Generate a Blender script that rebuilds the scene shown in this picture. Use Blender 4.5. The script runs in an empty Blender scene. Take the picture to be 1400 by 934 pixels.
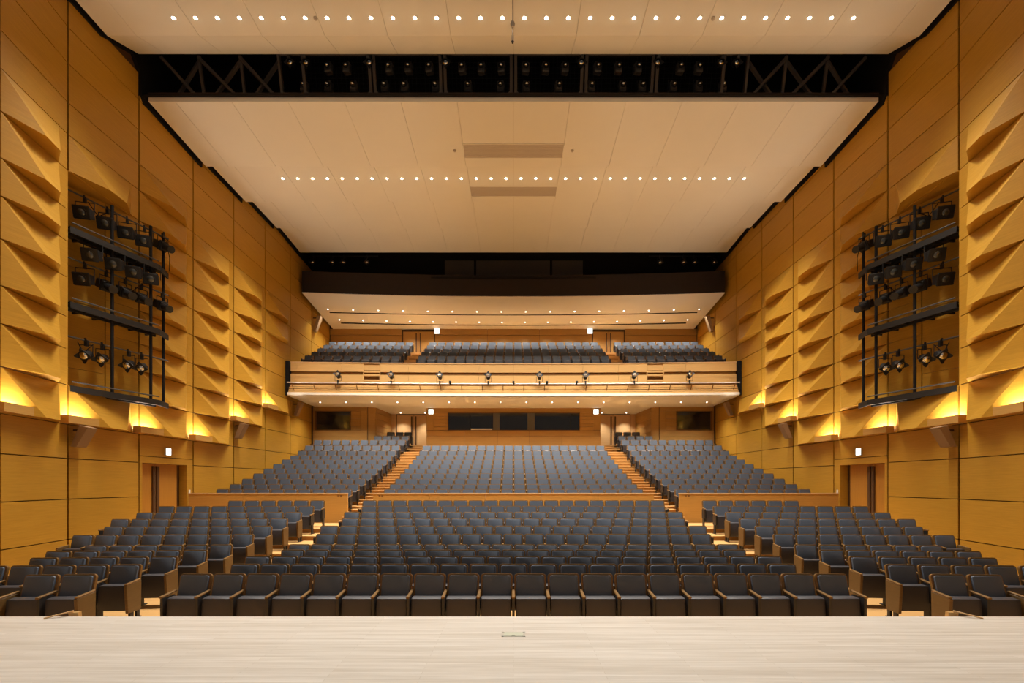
import bpy, bmesh, math, random
from mathutils import Vector, Matrix
R = math.radians
random.seed(7)
scene = bpy.context.scene
col = scene.collection

# ------------------------------------------------------------------ camera, world, lights, exposure
# World: X to the right, Y away from the stage, Z up; the origin is the photographer's eye on the stage.
F_PX = 661.0
cam_d = bpy.data.cameras.new('camera')
cam = bpy.data.objects.new('camera', cam_d)
col.objects.link(cam)
cam.rotation_euler = (R(90), 0, 0)
cam_d.sensor_width = 36.0
cam_d.lens = F_PX / 1400 * 36.0
cam_d.shift_x = -2.0 / 1400
cam_d.shift_y = 194.0 / 1400
cam_d.clip_end = 200
scene.camera = cam

world = bpy.data.worlds.new('ambient_fill')  # even ambient fill, added to brighten the hall through the open stage side
scene.world = world
world.use_nodes = True
bg = world.node_tree.nodes['Background']
bg.inputs[0].default_value = (1.0, 0.95, 0.88, 1)
bg.inputs[1].default_value = 0.18

vs = scene.view_settings
vs.view_transform = 'Standard'
vs.look = 'None'
vs.gamma = 1.0
vs.use_curve_mapping = False
vs.exposure = 0.0

WARM = (1.0, 0.95, 0.86)
W_FRONT = 960.0     # each ceiling downlight, front row
W_REAR = 1000.0      # each ceiling downlight, second row
W_BALC = 280.0       # balcony ceiling downlights
W_SOFF = 340.0       # under-balcony downlights
W_LOBBY = 160.0
W_COVE = 95.0       # uplight ledges on the side walls

def spot_data(name, watts, size, blend, color=WARM, rad=0.05):
    l = bpy.data.lights.new(name, 'SPOT')
    l.energy = watts; l.spot_size = R(size); l.spot_blend = blend; l.color = color; l.shadow_soft_size = rad
    return l
L_FRONT = spot_data('front_downlight_lamp', W_FRONT, 90, 1.0)
L_REAR = spot_data('rear_downlight_lamp', W_REAR, 98, 1.0)
L_BALC = spot_data('balcony_downlight_lamp', W_BALC, 120, 1.0)
L_SOFF = spot_data('soffit_downlight_lamp', W_SOFF, 120, 1.0)
L_LOBBY = spot_data('lobby_lamp', W_LOBBY, 110, 0.8)
L_COVE = bpy.data.lights.new('cove_lamp', 'AREA')
L_COVE.shape = 'RECTANGLE'; L_COVE.size = 1.0; L_COVE.size_y = 0.05; L_COVE.energy = W_COVE; L_COVE.color = (1.0, 0.95, 0.86)

# ------------------------------------------------------------------ materials
def new_mat(name):
    m = bpy.data.materials.new(name); m.use_nodes = True
    return m, m.node_tree, m.node_tree.nodes['Principled BSDF']

def plain(name, c, rough=0.6, metal=0.0, spec=0.5, noise=0.0, nscale=20.0, bump=0.0):
    m, nt, p = new_mat(name)
    p.inputs['Base Color'].default_value = (*c, 1); p.inputs['Roughness'].default_value = rough
    p.inputs['Metallic'].default_value = metal; p.inputs['Specular IOR Level'].default_value = spec
    if noise > 0:
        tc = nt.nodes.new('ShaderNodeTexCoord'); n = nt.nodes.new('ShaderNodeTexNoise')
        n.inputs['Scale'].default_value = nscale; n.inputs['Detail'].default_value = 4
        nt.links.new(tc.outputs['Object'], n.inputs['Vector'])
        mx = nt.nodes.new('ShaderNodeMix'); mx.data_type = 'RGBA'
        mx.inputs[6].default_value = (*[v * (1 - noise) for v in c], 1)
        mx.inputs[7].default_value = (*[min(1, v * (1 + noise)) for v in c], 1)
        nt.links.new(n.outputs['Fac'], mx.inputs[0]); nt.links.new(mx.outputs[2], p.inputs['Base Color'])
        if bump > 0:
            b = nt.nodes.new('ShaderNodeBump'); b.inputs['Strength'].default_value = bump; b.inputs['Distance'].default_value = 0.01
            nt.links.new(n.outputs['Fac'], b.inputs['Height']); nt.links.new(b.outputs[0], p.inputs['Normal'])
    return m

def wood(name, c1, c2, scl, rough=0.45, vary=0.06, spec=0.3, fine=1.0):
    """grain: noise stretched by the three scales; each piece a touch lighter or darker"""
    m, nt, p = new_mat(name)
    tc = nt.nodes.new('ShaderNodeTexCoord'); mp = nt.nodes.new('ShaderNodeMapping')
    mp.inputs['Scale'].default_value = scl
    n = nt.nodes.new('ShaderNodeTexNoise'); n.inputs['Scale'].default_value = fine; n.inputs['Detail'].default_value = 6
    n.inputs['Roughness'].default_value = 0.65
    nt.links.new(tc.outputs['Object'], mp.inputs[0]); nt.links.new(mp.outputs[0], n.inputs['Vector'])
    cr = nt.nodes.new('ShaderNodeValToRGB')
    cr.color_ramp.elements[0].position = 0.3; cr.color_ramp.elements[1].position = 0.72
    cr.color_ramp.elements[0].color = (*c2, 1); cr.color_ramp.elements[1].color = (*c1, 1)
    nt.links.new(n.outputs['Fac'], cr.inputs[0])
    oi = nt.nodes.new('ShaderNodeObjectInfo'); mr = nt.nodes.new('ShaderNodeMapRange')
    mr.inputs['To Min'].default_value = 1 - vary; mr.inputs['To Max'].default_value = 1 + vary
    nt.links.new(oi.outputs['Random'], mr.inputs['Value'])
    hs = nt.nodes.new('ShaderNodeHueSaturation')
    nt.links.new(mr.outputs[0], hs.inputs['Value']); nt.links.new(cr.outputs[0], hs.inputs['Color'])
    nt.links.new(hs.outputs[0], p.inputs['Base Color'])
    p.inputs['Roughness'].default_value = rough; p.inputs['Specular IOR Level'].default_value = spec
    return m

def glow(name, c, s):
    m, nt, p = new_mat(name)
    p.inputs['Base Color'].default_value = (*c, 1)
    p.inputs['Emission Color'].default_value = (*c, 1); p.inputs['Emission Strength'].default_value = s
    return m

M = {}
M['wall'] = wood('maple_panel', (0.55, 0.292, 0.034), (0.45, 0.228, 0.023), (3, 1.2, 40), 0.42, 0.05)
M['joint'] = plain('dark_joint', (0.10, 0.045, 0.012), 0.7)
M['ledge'] = wood('maple_ledge', (0.58, 0.33, 0.09), (0.50, 0.27, 0.07), (3, 1.2, 40), 0.5, 0.03)
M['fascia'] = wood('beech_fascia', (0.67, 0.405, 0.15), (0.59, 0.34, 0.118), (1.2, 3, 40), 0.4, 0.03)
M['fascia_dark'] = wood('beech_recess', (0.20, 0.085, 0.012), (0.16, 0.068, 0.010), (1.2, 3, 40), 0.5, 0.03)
M['rear'] = wood('rear_wall_boards', (0.46, 0.255, 0.070), (0.39, 0.21, 0.052), (1.2, 3, 40), 0.45, 0.05)
M['parapet'] = wood('parapet_boards', (0.56, 0.315, 0.08), (0.49, 0.265, 0.065), (1.2, 3, 50), 0.4, 0.04)
M['coping'] = wood('coping', (0.72, 0.46, 0.22), (0.64, 0.40, 0.18), (1.2, 3, 40), 0.4, 0.03)
M['door'] = wood('door_veneer', (0.50, 0.24, 0.04), (0.43, 0.195, 0.03), (30, 30, 1.5), 0.4, 0.04)
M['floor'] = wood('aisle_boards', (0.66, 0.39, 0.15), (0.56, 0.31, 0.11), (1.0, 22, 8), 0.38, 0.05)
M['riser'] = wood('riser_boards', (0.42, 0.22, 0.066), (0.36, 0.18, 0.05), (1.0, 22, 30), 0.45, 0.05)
M['bridge_housing'] = plain('bridge_lamp_housing', (0.075, 0.067, 0.060), 0.5)
M['ceil'] = plain('painted_ceiling', (0.76, 0.715, 0.60), 0.75, noise=0.02, nscale=1.5)
M['ceil_gap'] = plain('ceiling_gap', (0.50, 0.42, 0.31), 0.9)
M['soffit'] = plain('painted_soffit', (0.85, 0.795, 0.68), 0.7)
M['lip'] = plain('balcony_lip', (0.82, 0.74, 0.62), 0.5)
M['vent'] = plain('vent_grey', (0.50, 0.43, 0.34), 0.7)
M['black'] = plain('matt_black', (0.012, 0.010, 0.009), 0.85, spec=0.2)
M['darkbrown'] = plain('dark_brown_fascia', (0.022, 0.014, 0.010), 0.7, spec=0.3, noise=0.1, nscale=3)
M['steel'] = plain('dark_steel', (0.026, 0.024, 0.023), 0.5, metal=0.4)
M['bridge'] = plain('bridge_paint', (0.115, 0.095, 0.080), 0.6)
M['pipe'] = plain('grey_pipe', (0.10, 0.10, 0.10), 0.35, metal=0.7)
M['rail'] = plain('pale_rail', (0.55, 0.45, 0.35), 0.35, metal=0.3)
M['fixture'] = plain('lamp_housing', (0.016, 0.0145, 0.014), 0.5, metal=0.1)
M['lens'] = plain('lamp_lens', (0.90, 0.87, 0.80), 0.10, metal=1.0)
M['lens_dark'] = plain('dark_lens', (0.10, 0.10, 0.09), 0.12, metal=0.6)
M['fabric'] = plain('seat_fabric', (0.082, 0.100, 0.134), 0.5, spec=0.45, noise=0.08, nscale=160, bump=0.05)
M['leather'] = plain('seat_underside', (0.040, 0.036, 0.040), 0.45, spec=0.5, noise=0.1, nscale=60)
M['seatwood'] = wood('seat_plywood', (0.205, 0.107, 0.030), (0.155, 0.078, 0.020), (3, 3, 30), 0.38, 0.08, 0.4)
M['seatwood_shaded'] = wood('seat_plywood_shaded', (0.155, 0.088, 0.028), (0.12, 0.066, 0.020), (3, 3, 30), 0.4, 0.08, 0.4)  # seat plywood again, darkened for the shade on the aisle-end panels
M['standard'] = plain('seat_standard', (0.020, 0.018, 0.018), 0.5)
M['speaker'] = plain('speaker_tan', (0.34, 0.22, 0.12), 0.6)
M['white'] = plain('white_plate', (0.8, 0.78, 0.74), 0.5)
M['lampglow'] = glow('lamp_glow', (1.0, 0.90, 0.72), 30.0)
M['smallglow'] = glow('small_lamp_glow', (1.0, 0.95, 0.86), 6.0)
M['coveglow'] = glow('cove_glow', (1.0, 0.80, 0.50), 6.0)
M['exit'] = glow('exit_panel_glow', (0.82, 1.0, 0.97), 2.2)
M['exitgreen'] = glow('exit_green', (0.05, 0.55, 0.33), 1.0)
M['glass'] = plain('booth_glass', (0.012, 0.012, 0.013), 0.08, spec=0.6)
M['glass_grey'] = plain('followspot_glass', (0.11, 0.10, 0.085), 0.15, spec=0.6)
M['blind'] = plain('grey_blind', (0.10, 0.095, 0.085), 0.8)
M['chrome'] = plain('chrome', (0.8, 0.8, 0.8), 0.15, metal=1.0)

def stage_material():
    m, nt, p = new_mat('stage_floor_strips')
    tc = nt.nodes.new('ShaderNodeTexCoord'); mp = nt.nodes.new('ShaderNodeMapping')
    mp.inputs['Scale'].default_value = (0.9, 26, 1)
    n = nt.nodes.new('ShaderNodeTexNoise'); n.inputs['Scale'].default_value = 1.0; n.inputs['Detail'].default_value = 5
    n.inputs['Roughness'].default_value = 0.7
    nt.links.new(tc.outputs['Object'], mp.inputs[0]); nt.links.new(mp.outputs[0], n.inputs['Vector'])
    cr = nt.nodes.new('ShaderNodeValToRGB')
    cr.color_ramp.elements[0].position = 0.30; cr.color_ramp.elements[1].position = 0.68
    cr.color_ramp.elements[0].color = (0.53, 0.47, 0.40, 1); cr.color_ramp.elements[1].color = (0.72, 0.675, 0.615, 1)
    nt.links.new(n.outputs['Fac'], cr.inputs[0])
    br = nt.nodes.new('ShaderNodeTexBrick')          # narrow strip boards laid along the stage edge
    br.inputs['Scale'].default_value = 1.0; br.inputs['Brick Width'].default_value = 1.3; br.inputs['Row Height'].default_value = 0.045
    br.inputs['Mortar Size'].default_value = 0.0012; br.inputs['Color1'].default_value = (1, 1, 1, 1)
    br.inputs['Color2'].default_value = (0.90, 0.88, 0.85, 1); br.inputs['Mortar'].default_value = (0.72, 0.66, 0.58, 1)
    nt.links.new(tc.outputs['Object'], br.inputs['Vector'])
    mx = nt.nodes.new('ShaderNodeMix'); mx.data_type = 'RGBA'; mx.blend_type = 'MULTIPLY'; mx.inputs[0].default_value = 1.0
    nt.links.new(cr.outputs[0], mx.inputs[6]); nt.links.new(br.outputs['Color'], mx.inputs[7])
    nt.links.new(mx.outputs[2], p.inputs['Base Color'])
    p.inputs['Roughness'].default_value = 0.45
    return m
M['stage'] = stage_material()

# ------------------------------------------------------------------ helpers
ORD = ['first', 'second', 'third', 'fourth', 'fifth', 'sixth', 'seventh', 'eighth', 'ninth', 'tenth', 'eleventh', 'twelfth',
       'thirteenth', 'fourteenth', 'fifteenth', 'sixteenth', 'seventeenth', 'eighteenth', 'nineteenth', 'twentieth', 'twenty-first',
       'twenty-second', 'twenty-third', 'twenty-fourth', 'twenty-fifth', 'twenty-sixth', 'twenty-seventh', 'twenty-eighth',
       'twenty-ninth', 'thirtieth', 'thirty-first', 'thirty-second']
SIDE = {-1: 'left', 1: 'right'}

class MB:
    def __init__(self):
        self.v = []; self.f = []; self.mi = []; self.cur = 0
    def add(self, verts, faces):
        o = len(self.v); self.v += [tuple(p) for p in verts]
        for f in faces:
            self.f.append(tuple(o + i for i in f)); self.mi.append(self.cur)
        return self
    def hexa(self, b, t):
        """b, t: four bottom and four top corners"""
        return self.add(list(b) + list(t), [(3, 2, 1, 0), (4, 5, 6, 7), (0, 1, 5, 4), (1, 2, 6, 5), (2, 3, 7, 6), (3, 0, 4, 7)])
    def box(self, x0, x1, y0, y1, z0, z1):
        return self.hexa([(x0, y0, z0), (x1, y0, z0), (x1, y1, z0), (x0, y1, z0)], [(x0, y0, z1), (x1, y0, z1), (x1, y1, z1), (x0, y1, z1)])
    def prism(self, poly, z0, z1):
        n = len(poly)
        return self.add([(x, y, z0) for x, y in poly] + [(x, y, z1) for x, y in poly],
                        [tuple(reversed(range(n))), tuple(range(n, 2 * n))] + [(i, (i + 1) % n, n + (i + 1) % n, n + i) for i in range(n)])
    def cyl(self, p0, p1, r, n=10, r1=None):
        p0 = Vector(p0); p1 = Vector(p1); r1 = r if r1 is None else r1
        ax = (p1 - p0).normalized(); u = ax.orthogonal().normalized(); w = ax.cross(u)
        a = [p0 + (u * math.cos(2 * math.pi * i / n) + w * math.sin(2 * math.pi * i / n)) * r for i in range(n)]
        b = [p1 + (u * math.cos(2 * math.pi * i / n) + w * math.sin(2 * math.pi * i / n)) * r1 for i in range(n)]
        return self.add(a + b, [tuple(reversed(range(n))), tuple(range(n, 2 * n))] + [(i, (i + 1) % n, n + (i + 1) % n, n + i) for i in range(n)])
    def bar(self, p0, p1, w, h):
        """rectangular bar between two points"""
        p0 = Vector(p0); p1 = Vector(p1); ax = (p1 - p0).normalized()
        up = Vector((0, 0, 1)) if abs(ax.z) < 0.95 else Vector((0, 1, 0))
        s = ax.cross(up).normalized() * w / 2; t = ax.cross(s).normalized() * h / 2
        return self.hexa([p0 - s - t, p0 + s - t, p0 + s + t, p0 - s + t], [p1 - s - t, p1 + s - t, p1 + s + t, p1 - s + t])
    def tube(self, pts, r, n=6):
        for a, b in zip(pts[:-1], pts[1:]): self.cyl(a, b, r, n)
        return self
    def mesh(self, name, mats, bevel=0.0, smooth=False, segs=2):
        me = bpy.data.meshes.new(name); me.from_pydata(self.v, [], self.f)
        mats = mats if isinstance(mats, (list, tuple)) else [mats]
        for m in mats: me.materials.append(m)
        if len(mats) > 1: me.polygons.foreach_set('material_index', self.mi)
        bm = bmesh.new(); bm.from_mesh(me)
        bmesh.ops.recalc_face_normals(bm, faces=bm.faces)
        if bevel > 0:
            es = [e for e in bm.edges if e.is_manifold and e.calc_face_angle(0) > 0.6]
            bmesh.ops.bevel(bm, geom=es, offset=bevel, segments=segs, affect='EDGES', profile=0.6)
        if smooth:
            for f in bm.faces: f.smooth = True
            for e in bm.edges:
                if e.is_manifold and e.calc_face_angle(0) > 0.7: e.smooth = False
        bm.to_mesh(me); bm.free()
        return me
    def build(self, name, mats, parent=None, **k):
        return link(name, self.mesh(name, mats, **k), parent)

def link(name, data, parent=None, loc=None, rot=None):
    o = bpy.data.objects.new(name, data); col.objects.link(o)
    if parent is not None: o.parent = parent
    if loc is not None: o.location = loc
    if rot is not None: o.rotation_euler = rot
    return o

def empty(name, loc=(0, 0, 0), rz=0.0):
    o = bpy.data.objects.new(name, None); col.objects.link(o)
    o.location = loc; o.rotation_euler = (0, 0, rz); o.empty_display_size = 0.2
    return o

def tag(o, label=None, cat=None, group=None, kind=None):
    if label: o['label'] = label
    if cat: o['category'] = cat
    if group: o['group'] = group
    if kind: o['kind'] = kind
    return o

def struct(o, label, cat): return tag(o, label, cat, kind='structure')

# ------------------------------------------------------------------ main measures (metres; z relative to the eye)
ZF = -2.38                       # stalls floor
ROW = 0.945
def row_y(j): return ROW * (8.29 + j)          # backrest top of lower row j = 0..10
BACK = 0.92
low_top = [-1.457, -1.457, -1.457, -1.456, -1.456, -1.309, -1.181, -1.043, -0.908, -0.759, -0.609]
low_floor = [ZF] * 5 + [t - BACK for t in low_top[5:]]
def up_y(k): return ROW * (8.29 + 13 + k)       # upper rows k = 0..12
up_top = [-0.243, -0.035, 0.21, 0.472, 0.730, 0.992, 1.268, 1.535, 1.856, 2.237, 2.64, 2.98, 3.325]
up_floor = [t - BACK for t in up_top]
Z_CROSS = low_floor[-1]          # cross aisle
Y_PAR = 18.76                    # parapet of the upper section
bal_y = [28.55, 29.48, 30.41, 31.34, 32.27]
bal_top = [7.52, 7.99, 8.46, 8.94, 9.41]
bal_floor = [t - BACK for t in bal_top]
XW = 12.7
Z_STAGE = -1.35
Y_STAGE = 4.90

# ------------------------------------------------------------------ floor, tiers, steps, stage
fl = MB().box(-13.2, 13.2, Y_STAGE, 31, ZF - 0.2, ZF).build('floor', M['floor'])
struct(fl, 'pale wooden floor of the auditorium', 'floor')
def tier(y0, y1, z0, z1, xa=-13.0, xb=13.0):
    MB().box(xa, xb, y0 - 0.02, y1, z1 - 0.03, z1).build('tread', M['floor'], fl)
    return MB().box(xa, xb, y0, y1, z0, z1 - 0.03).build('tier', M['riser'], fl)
def step(xa, xb, y0, y1, z0, z1, par):
    MB().box(xa, xb, y0 - 0.03, y1, z1 - 0.03, z1).build('step_tread', M['floor'], par)
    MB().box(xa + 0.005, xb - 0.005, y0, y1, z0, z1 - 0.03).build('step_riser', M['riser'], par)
for j in range(5, 11):
    tier(row_y(j - 1) + 0.03, row_y(j) + 0.03 if j < 10 else Y_PAR, ZF, low_floor[j])
for k in range(11):
    y0 = Y_PAR + 0.1 if k == 0 else up_y(k - 1) + 0.03
    tier(y0, up_y(k) + 0.03, ZF, up_floor[k])
tier(up_y(10) + 0.03, 34.2, ZF, up_floor[10])
for s in (-1, 1):                # rows under the rear doors
    a, b = sorted((s * 6.35, s * 9.4))
    tier(up_y(10) + 0.03, 34.2, up_floor[10], up_floor[11], a, b)
    a, b = sorted((s * 6.35, s * 8.45))
    tier(up_y(11) + 0.03, 34.2, up_floor[11], up_floor[12], a, b)
    # intermediate aisle steps
    xa, xb = sorted((s * 5.47, s * 6.62))
    zs = [(Y_PAR - 0.35, Z_CROSS, up_floor[0])] + [(up_y(k) + 0.03, up_floor[k], up_floor[k + 1]) for k in range(12)]
    for i, (y, za, zb) in enumerate(zs):
        if i == 0:
            step(xa, xb, Y_PAR - 0.45, Y_PAR, za, za + 0.12, fl)
            step(xa, xb, Y_PAR - 0.10, Y_PAR + 0.1, za, za + 0.24, fl)
        else:
            step(xa, xb, y - 0.45, y - 0.02, za, (za + zb) / 2, fl)
            if i > 10: step(xa, xb, y, 34.2, za, zb, fl)

st = MB().box(-15, 15, -9, Y_STAGE, Z_STAGE - 0.12, Z_STAGE).build('floor_stage', M['stage'])
struct(st, 'pale strip-board stage floor in the foreground', 'stage floor')
sf = MB().box(-15, 15, Y_STAGE - 0.15, Y_STAGE - 0.02, ZF, Z_STAGE - 0.12).build('wall_stage_front', M['fascia'])
struct(sf, 'wooden front of the stage below its edge', 'wall')
sk = empty('floor_socket', (0, 4.32, Z_STAGE))
tag(sk, 'small flush pale green socket cover in the stage boards', 'floor socket')
MB().box(-0.085, 0.085, -0.05, 0.05, 0, 0.004).build('cover_plate', plain('socket_green', (0.52, 0.53, 0.40), 0.5), sk)
fr = MB()
fr.box(-0.105, -0.088, -0.065, 0.065, 0, 0.003); fr.box(0.088, 0.105, -0.065, 0.065, 0, 0.003)
fr.box(-0.105, 0.105, -0.065, -0.053, 0, 0.003); fr.box(-0.105, 0.105, 0.053, 0.065, 0, 0.003)
fr.build('cover_frame', plain('socket_frame', (0.50, 0.47, 0.38), 0.5), sk)
MB().box(-0.015, 0.015, -0.045, -0.035, 0.004, 0.006).build('finger_slot', M['black'], sk)
for s in (-1, 1):                # side of the removable stage steps, its top just over the edge
    t = empty('stage_steps', (0, 0, 0))
    tag(t, 'wooden rail of the stage steps peeking over the stage edge on the %s' % SIDE[s], 'stage steps')
    x0, x1, x2 = s * 4.66, s * 4.47, s * 4.38
    pts = [(x0, 4.80, Z_STAGE + 0.004), (x1, 4.95, Z_STAGE + 0.045), (x2, 5.02, Z_STAGE + 0.0), (x2, 5.02, Z_STAGE - 0.7), (x0, 5.02, Z_STAGE - 0.7)]
    MB().hexa([(x0, 4.905, Z_STAGE - 0.7), (x2, 4.905, Z_STAGE - 0.7), (x2, 5.9, ZF), (x0, 5.9, ZF)],
              [(x0, 4.905, Z_STAGE - 0.03), (x2, 4.905, Z_STAGE - 0.03), (x2, 5.9, ZF + 0.2), (x0, 5.9, ZF + 0.2)]).build('stringer', M['fascia'], t)
    MB().hexa([(s * 4.49, 4.93, Z_STAGE - 0.4), (s * 4.39, 4.93, Z_STAGE - 0.4), (s * 4.39, 4.97, Z_STAGE - 0.4), (s * 4.49, 4.97, Z_STAGE - 0.4)],
              [(s * 4.54, 4.93, Z_STAGE + 0.03), (s * 4.44, 4.93, Z_STAGE + 0.035), (s * 4.44, 4.97, Z_STAGE + 0.035), (s * 4.54, 4.97, Z_STAGE + 0.03)]).build('post', M['fascia'], t)
    MB().bar((s * 4.665, 4.80, Z_STAGE + 0.008), (s * 4.50, 4.95, Z_STAGE + 0.045), 0.02, 0.012).build('handrail', M['coping'], t)

# ------------------------------------------------------------------ side walls with faceted panels
LV = [1.68]
for i in range(12): LV.append(LV[-1] + (1.12, 1.03, 0.91)[i % 3])
LOW = [ZF, -1.60, -0.45, 0.71]
JOINTS = [(11.6, 5.2), (11.95, 8.6), (12.27, 11.55), (12.7, 13.78), (12.7, 16.40), (12.7, 19.17), (12.7, 21.95), (12.7, 24.72), (12.7, 27.52), (12.7, 30.42), (12.7, 33.45)]
# bay index:        0            1             2 (seen first)  3 (rig)        4 (door)       5              6              7              8             9
FACET = {1: range(0, 8), 2: range(0, 8), 3: (0, 7), 4: range(0, 9), 5: range(0, 8), 6: range(1, 8), 7: (2, 6, 7)}
RIG = 3; DOOR = 4
B1U, B1D, B2U, B2D = 0.42, 0.42, 0.72, 0.38

def bay_frame(i, s):
    (xa, ya), (xb, yb) = JOINTS[i], JOINTS[i + 1]
    a = Vector((xa * s, ya)); b = Vector((xb * s, yb)); e = (b - a); L = e.length; e.normalize()
    n = Vector((-e.y, e.x)); n = n if n.x * s < 0 else -n
    return a, e, n, L

def make_wall(s):
    side = SIDE[s]
    back = MB()
    for i in range(len(JOINTS) - 1):
        a, e, n, L = bay_frame(i, s)
        def P(t, z, d): q = a + e * t + n * d; return (q.x, q.y, z)
        segs = [(ZF, 16.5, -0.055)]
        if i == RIG: segs = [(ZF, LV[1], -0.055), (LV[7], 16.5, -0.055)]
        if i == DOOR: segs = [(0.72, 16.5, -0.055)]
        for z0, z1, d in segs:
            back.add([P(-0.02, z0, d), P(L + 0.02, z0, d), P(L + 0.02, z1, d), P(-0.02, z1, d)], [(0, 1, 2, 3)])
    w = back.build('wall_' + side, M['joint'])
    struct(w, '%s side wall of golden maple panels, folded facets above and flat panels below' % side, 'wall')
    for i in range(len(JOINTS) - 1):
        a, e, n, L = bay_frame(i, s)
        def P(t, z, d): q = a + e * t + n * d; return (q.x, q.y, z)
        ta, tb = 0.035, L - 0.035
        ts = L - 0.36                                  # flat strip beyond the folded part
        rows = list(zip(LOW, LOW[1:] + [LV[0]])) + list(zip(LV[:-1], LV[1:]))
        for r, (z0, z1) in enumerate(rows):
            k = r - len(LOW)
            z0g, z1g = z0 + 0.013, z1 - 0.013
            if i == DOOR and r < 3: continue
            if i == RIG and 1 <= k <= 6: continue
            if i == DOOR and r == 3: z0g = 0.955
            if i == 9 and z0 < 4.7: continue
            m = MB()
            if k >= 0 and i in FACET and k in FACET[i]:
                u1 = ta + (ts - ta) * B1U; u2 = ta + (ts - ta) * B2U
                TL, BL, TR, BR = P(ta, z1g, 0), P(ta, z0g, 0), P(ts, z1g, 0), P(ts, z0g, 0)
                A1, A2 = P(u1, z0g, B1D), P(u2, z0g, B2D)
                ST, SB = P(tb, z1g, 0), P(tb, z0g, 0)
                bk = [P(ta, z1g, -0.05), P(ta, z0g, -0.05), P(tb, z0g, -0.05), P(tb, z1g, -0.05)]
                m.add([TL, BL, A1, A2, BR, TR, SB, ST] + bk,
                      [(0, 1, 2), (0, 2, 3, 5), (5, 3, 4), (1, 4, 3, 2), (5, 4, 6, 7), (0, 8, 9, 1), (1, 9, 10, 6, 4), (6, 10, 11, 7), (7, 11, 8, 0, 5)])
            else:
                m.hexa([P(ta, z0g, -0.05), P(tb, z0g, -0.05), P(tb, z0g, 0), P(ta, z0g, 0)],
                       [P(ta, z1g, -0.05), P(tb, z1g, -0.05), P(tb, z1g, 0), P(ta, z1g, 0)])
            m.build('panel', M['wall'], w)
    # recess behind the lighting rig: slanted back wall of boards, near return, top and bottom
    q0 = (12.7 * s, 16.36); q1 = (13.0 * s, 15.4); q2 = (13.62 * s, 13.84)
    m = MB()
    for A, Bq in ((q0, q1), (q1, q2)):
        zs = [LV[1]] + [LV[k] - (0.35 if A == q1 else 0.0) for k in range(2, 7)] + [LV[7]]
        for z0, z1 in zip(zs[:-1], zs[1:]):
            c = 0.006
            dx, dy = (Bq[0] - A[0]) * 0.012, (Bq[1] - A[1]) * 0.012
            MB().hexa([(A[0] + dx, A[1] + dy, z0 + c), (Bq[0] - dx, Bq[1] - dy, z0 + c), (Bq[0] - dx + s * 0.04, Bq[1] - dy, z0 + c), (A[0] + dx + s * 0.04, A[1] + dy, z0 + c)],
                      [(A[0] + dx, A[1] + dy, z1 - c), (Bq[0] - dx, Bq[1] - dy, z1 - c), (Bq[0] - dx + s * 0.04, Bq[1] - dy, z1 - c), (A[0] + dx + s * 0.04, A[1] + dy, z1 - c)]).build('recess_board', M['wall'], w)
    MB().prism([(q0[0] + s * 0.05, q0[1]), (q1[0] + s * 0.05, q1[1]), (q2[0] + s * 0.05, q2[1]), (q2[0] + s * 0.3, q2[1]), (q0[0] + s * 0.3, q0[1] + 0.3)], LV[1], LV[7]).build('recess_backing', M['joint'], w)
    MB().prism([(12.7 * s, 13.80), (13.9 * s, 13.80), (12.75 * s, 16.4)], LV[7] - 0.005, LV[7] + 0.02).build('recess_head', M['wall'], w)
    MB().prism([(12.7 * s, 13.80), (13.9 * s, 13.80), (12.75 * s, 16.4)], LV[1] - 0.02, LV[1] + 0.005).build('recess_sill', M['wall'], w)
    MB().box(min(12.72 * s, 13.9 * s), max(12.72 * s, 13.9 * s), 13.74, 13.80, LV[1], LV[7]).build('recess_return', M['wall'], w)
    # panels round the side door
    xin, xout = 12.7 * s, 13.1 * s
    bx = lambda y0, y1, z0, z1, x0=xin, x1=None: MB().box(*sorted((x0, x1 if x1 is not None else x0 + s * 0.05)), y0, y1, z0, z1)
    bx(16.435, 16.54, ZF, 0.93, xin, 13.0 * s).build('jamb', M['wall'], w)
    bx(18.80, 19.135, ZF, 0.93, xin, 13.0 * s).build('jamb', M['wall'], w)
    bx(16.54, 18.80, 0.706, 0.93, xin, 13.0 * s).build('door_head', M['wall'], w)
    d = bx(16.5, 18.85, ZF, 0.8, 13.02 * s, 13.06 * s).build('door_%d' % (1 if s < 0 else 2), M['joint'])
    struct(d, 'maple double door with tall dark pulls in the %s side wall' % side, 'door')
    for y0, y1 in ((16.55, 17.42), (17.435, 18.56)):
        leaf = bx(y0, y1, Z_CROSS + 0.01, 0.70, 12.93 * s, 13.0 * s).build('leaf', M['door'], d)
        yc = y1 - 0.09 if y0 < 17 else y0 + 0.09
        MB().box(*sorted((12.87 * s, 12.93 * s)), yc - 0.055, yc + 0.055, Z_CROSS + 0.03, 0.62).build('pull', M['joint'], leaf)
    # light switch plate beyond the door
    sw = bx(18.90, 18.98, -0.55, -0.25, 12.68 * s, 12.70 * s).build('switch_plate', M['white'])
    tag(sw, 'small pale switch plate beside the %s side door' % side, 'switch')
    return w
wall_l = make_wall(-1)
wall_r = make_wall(1)

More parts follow.
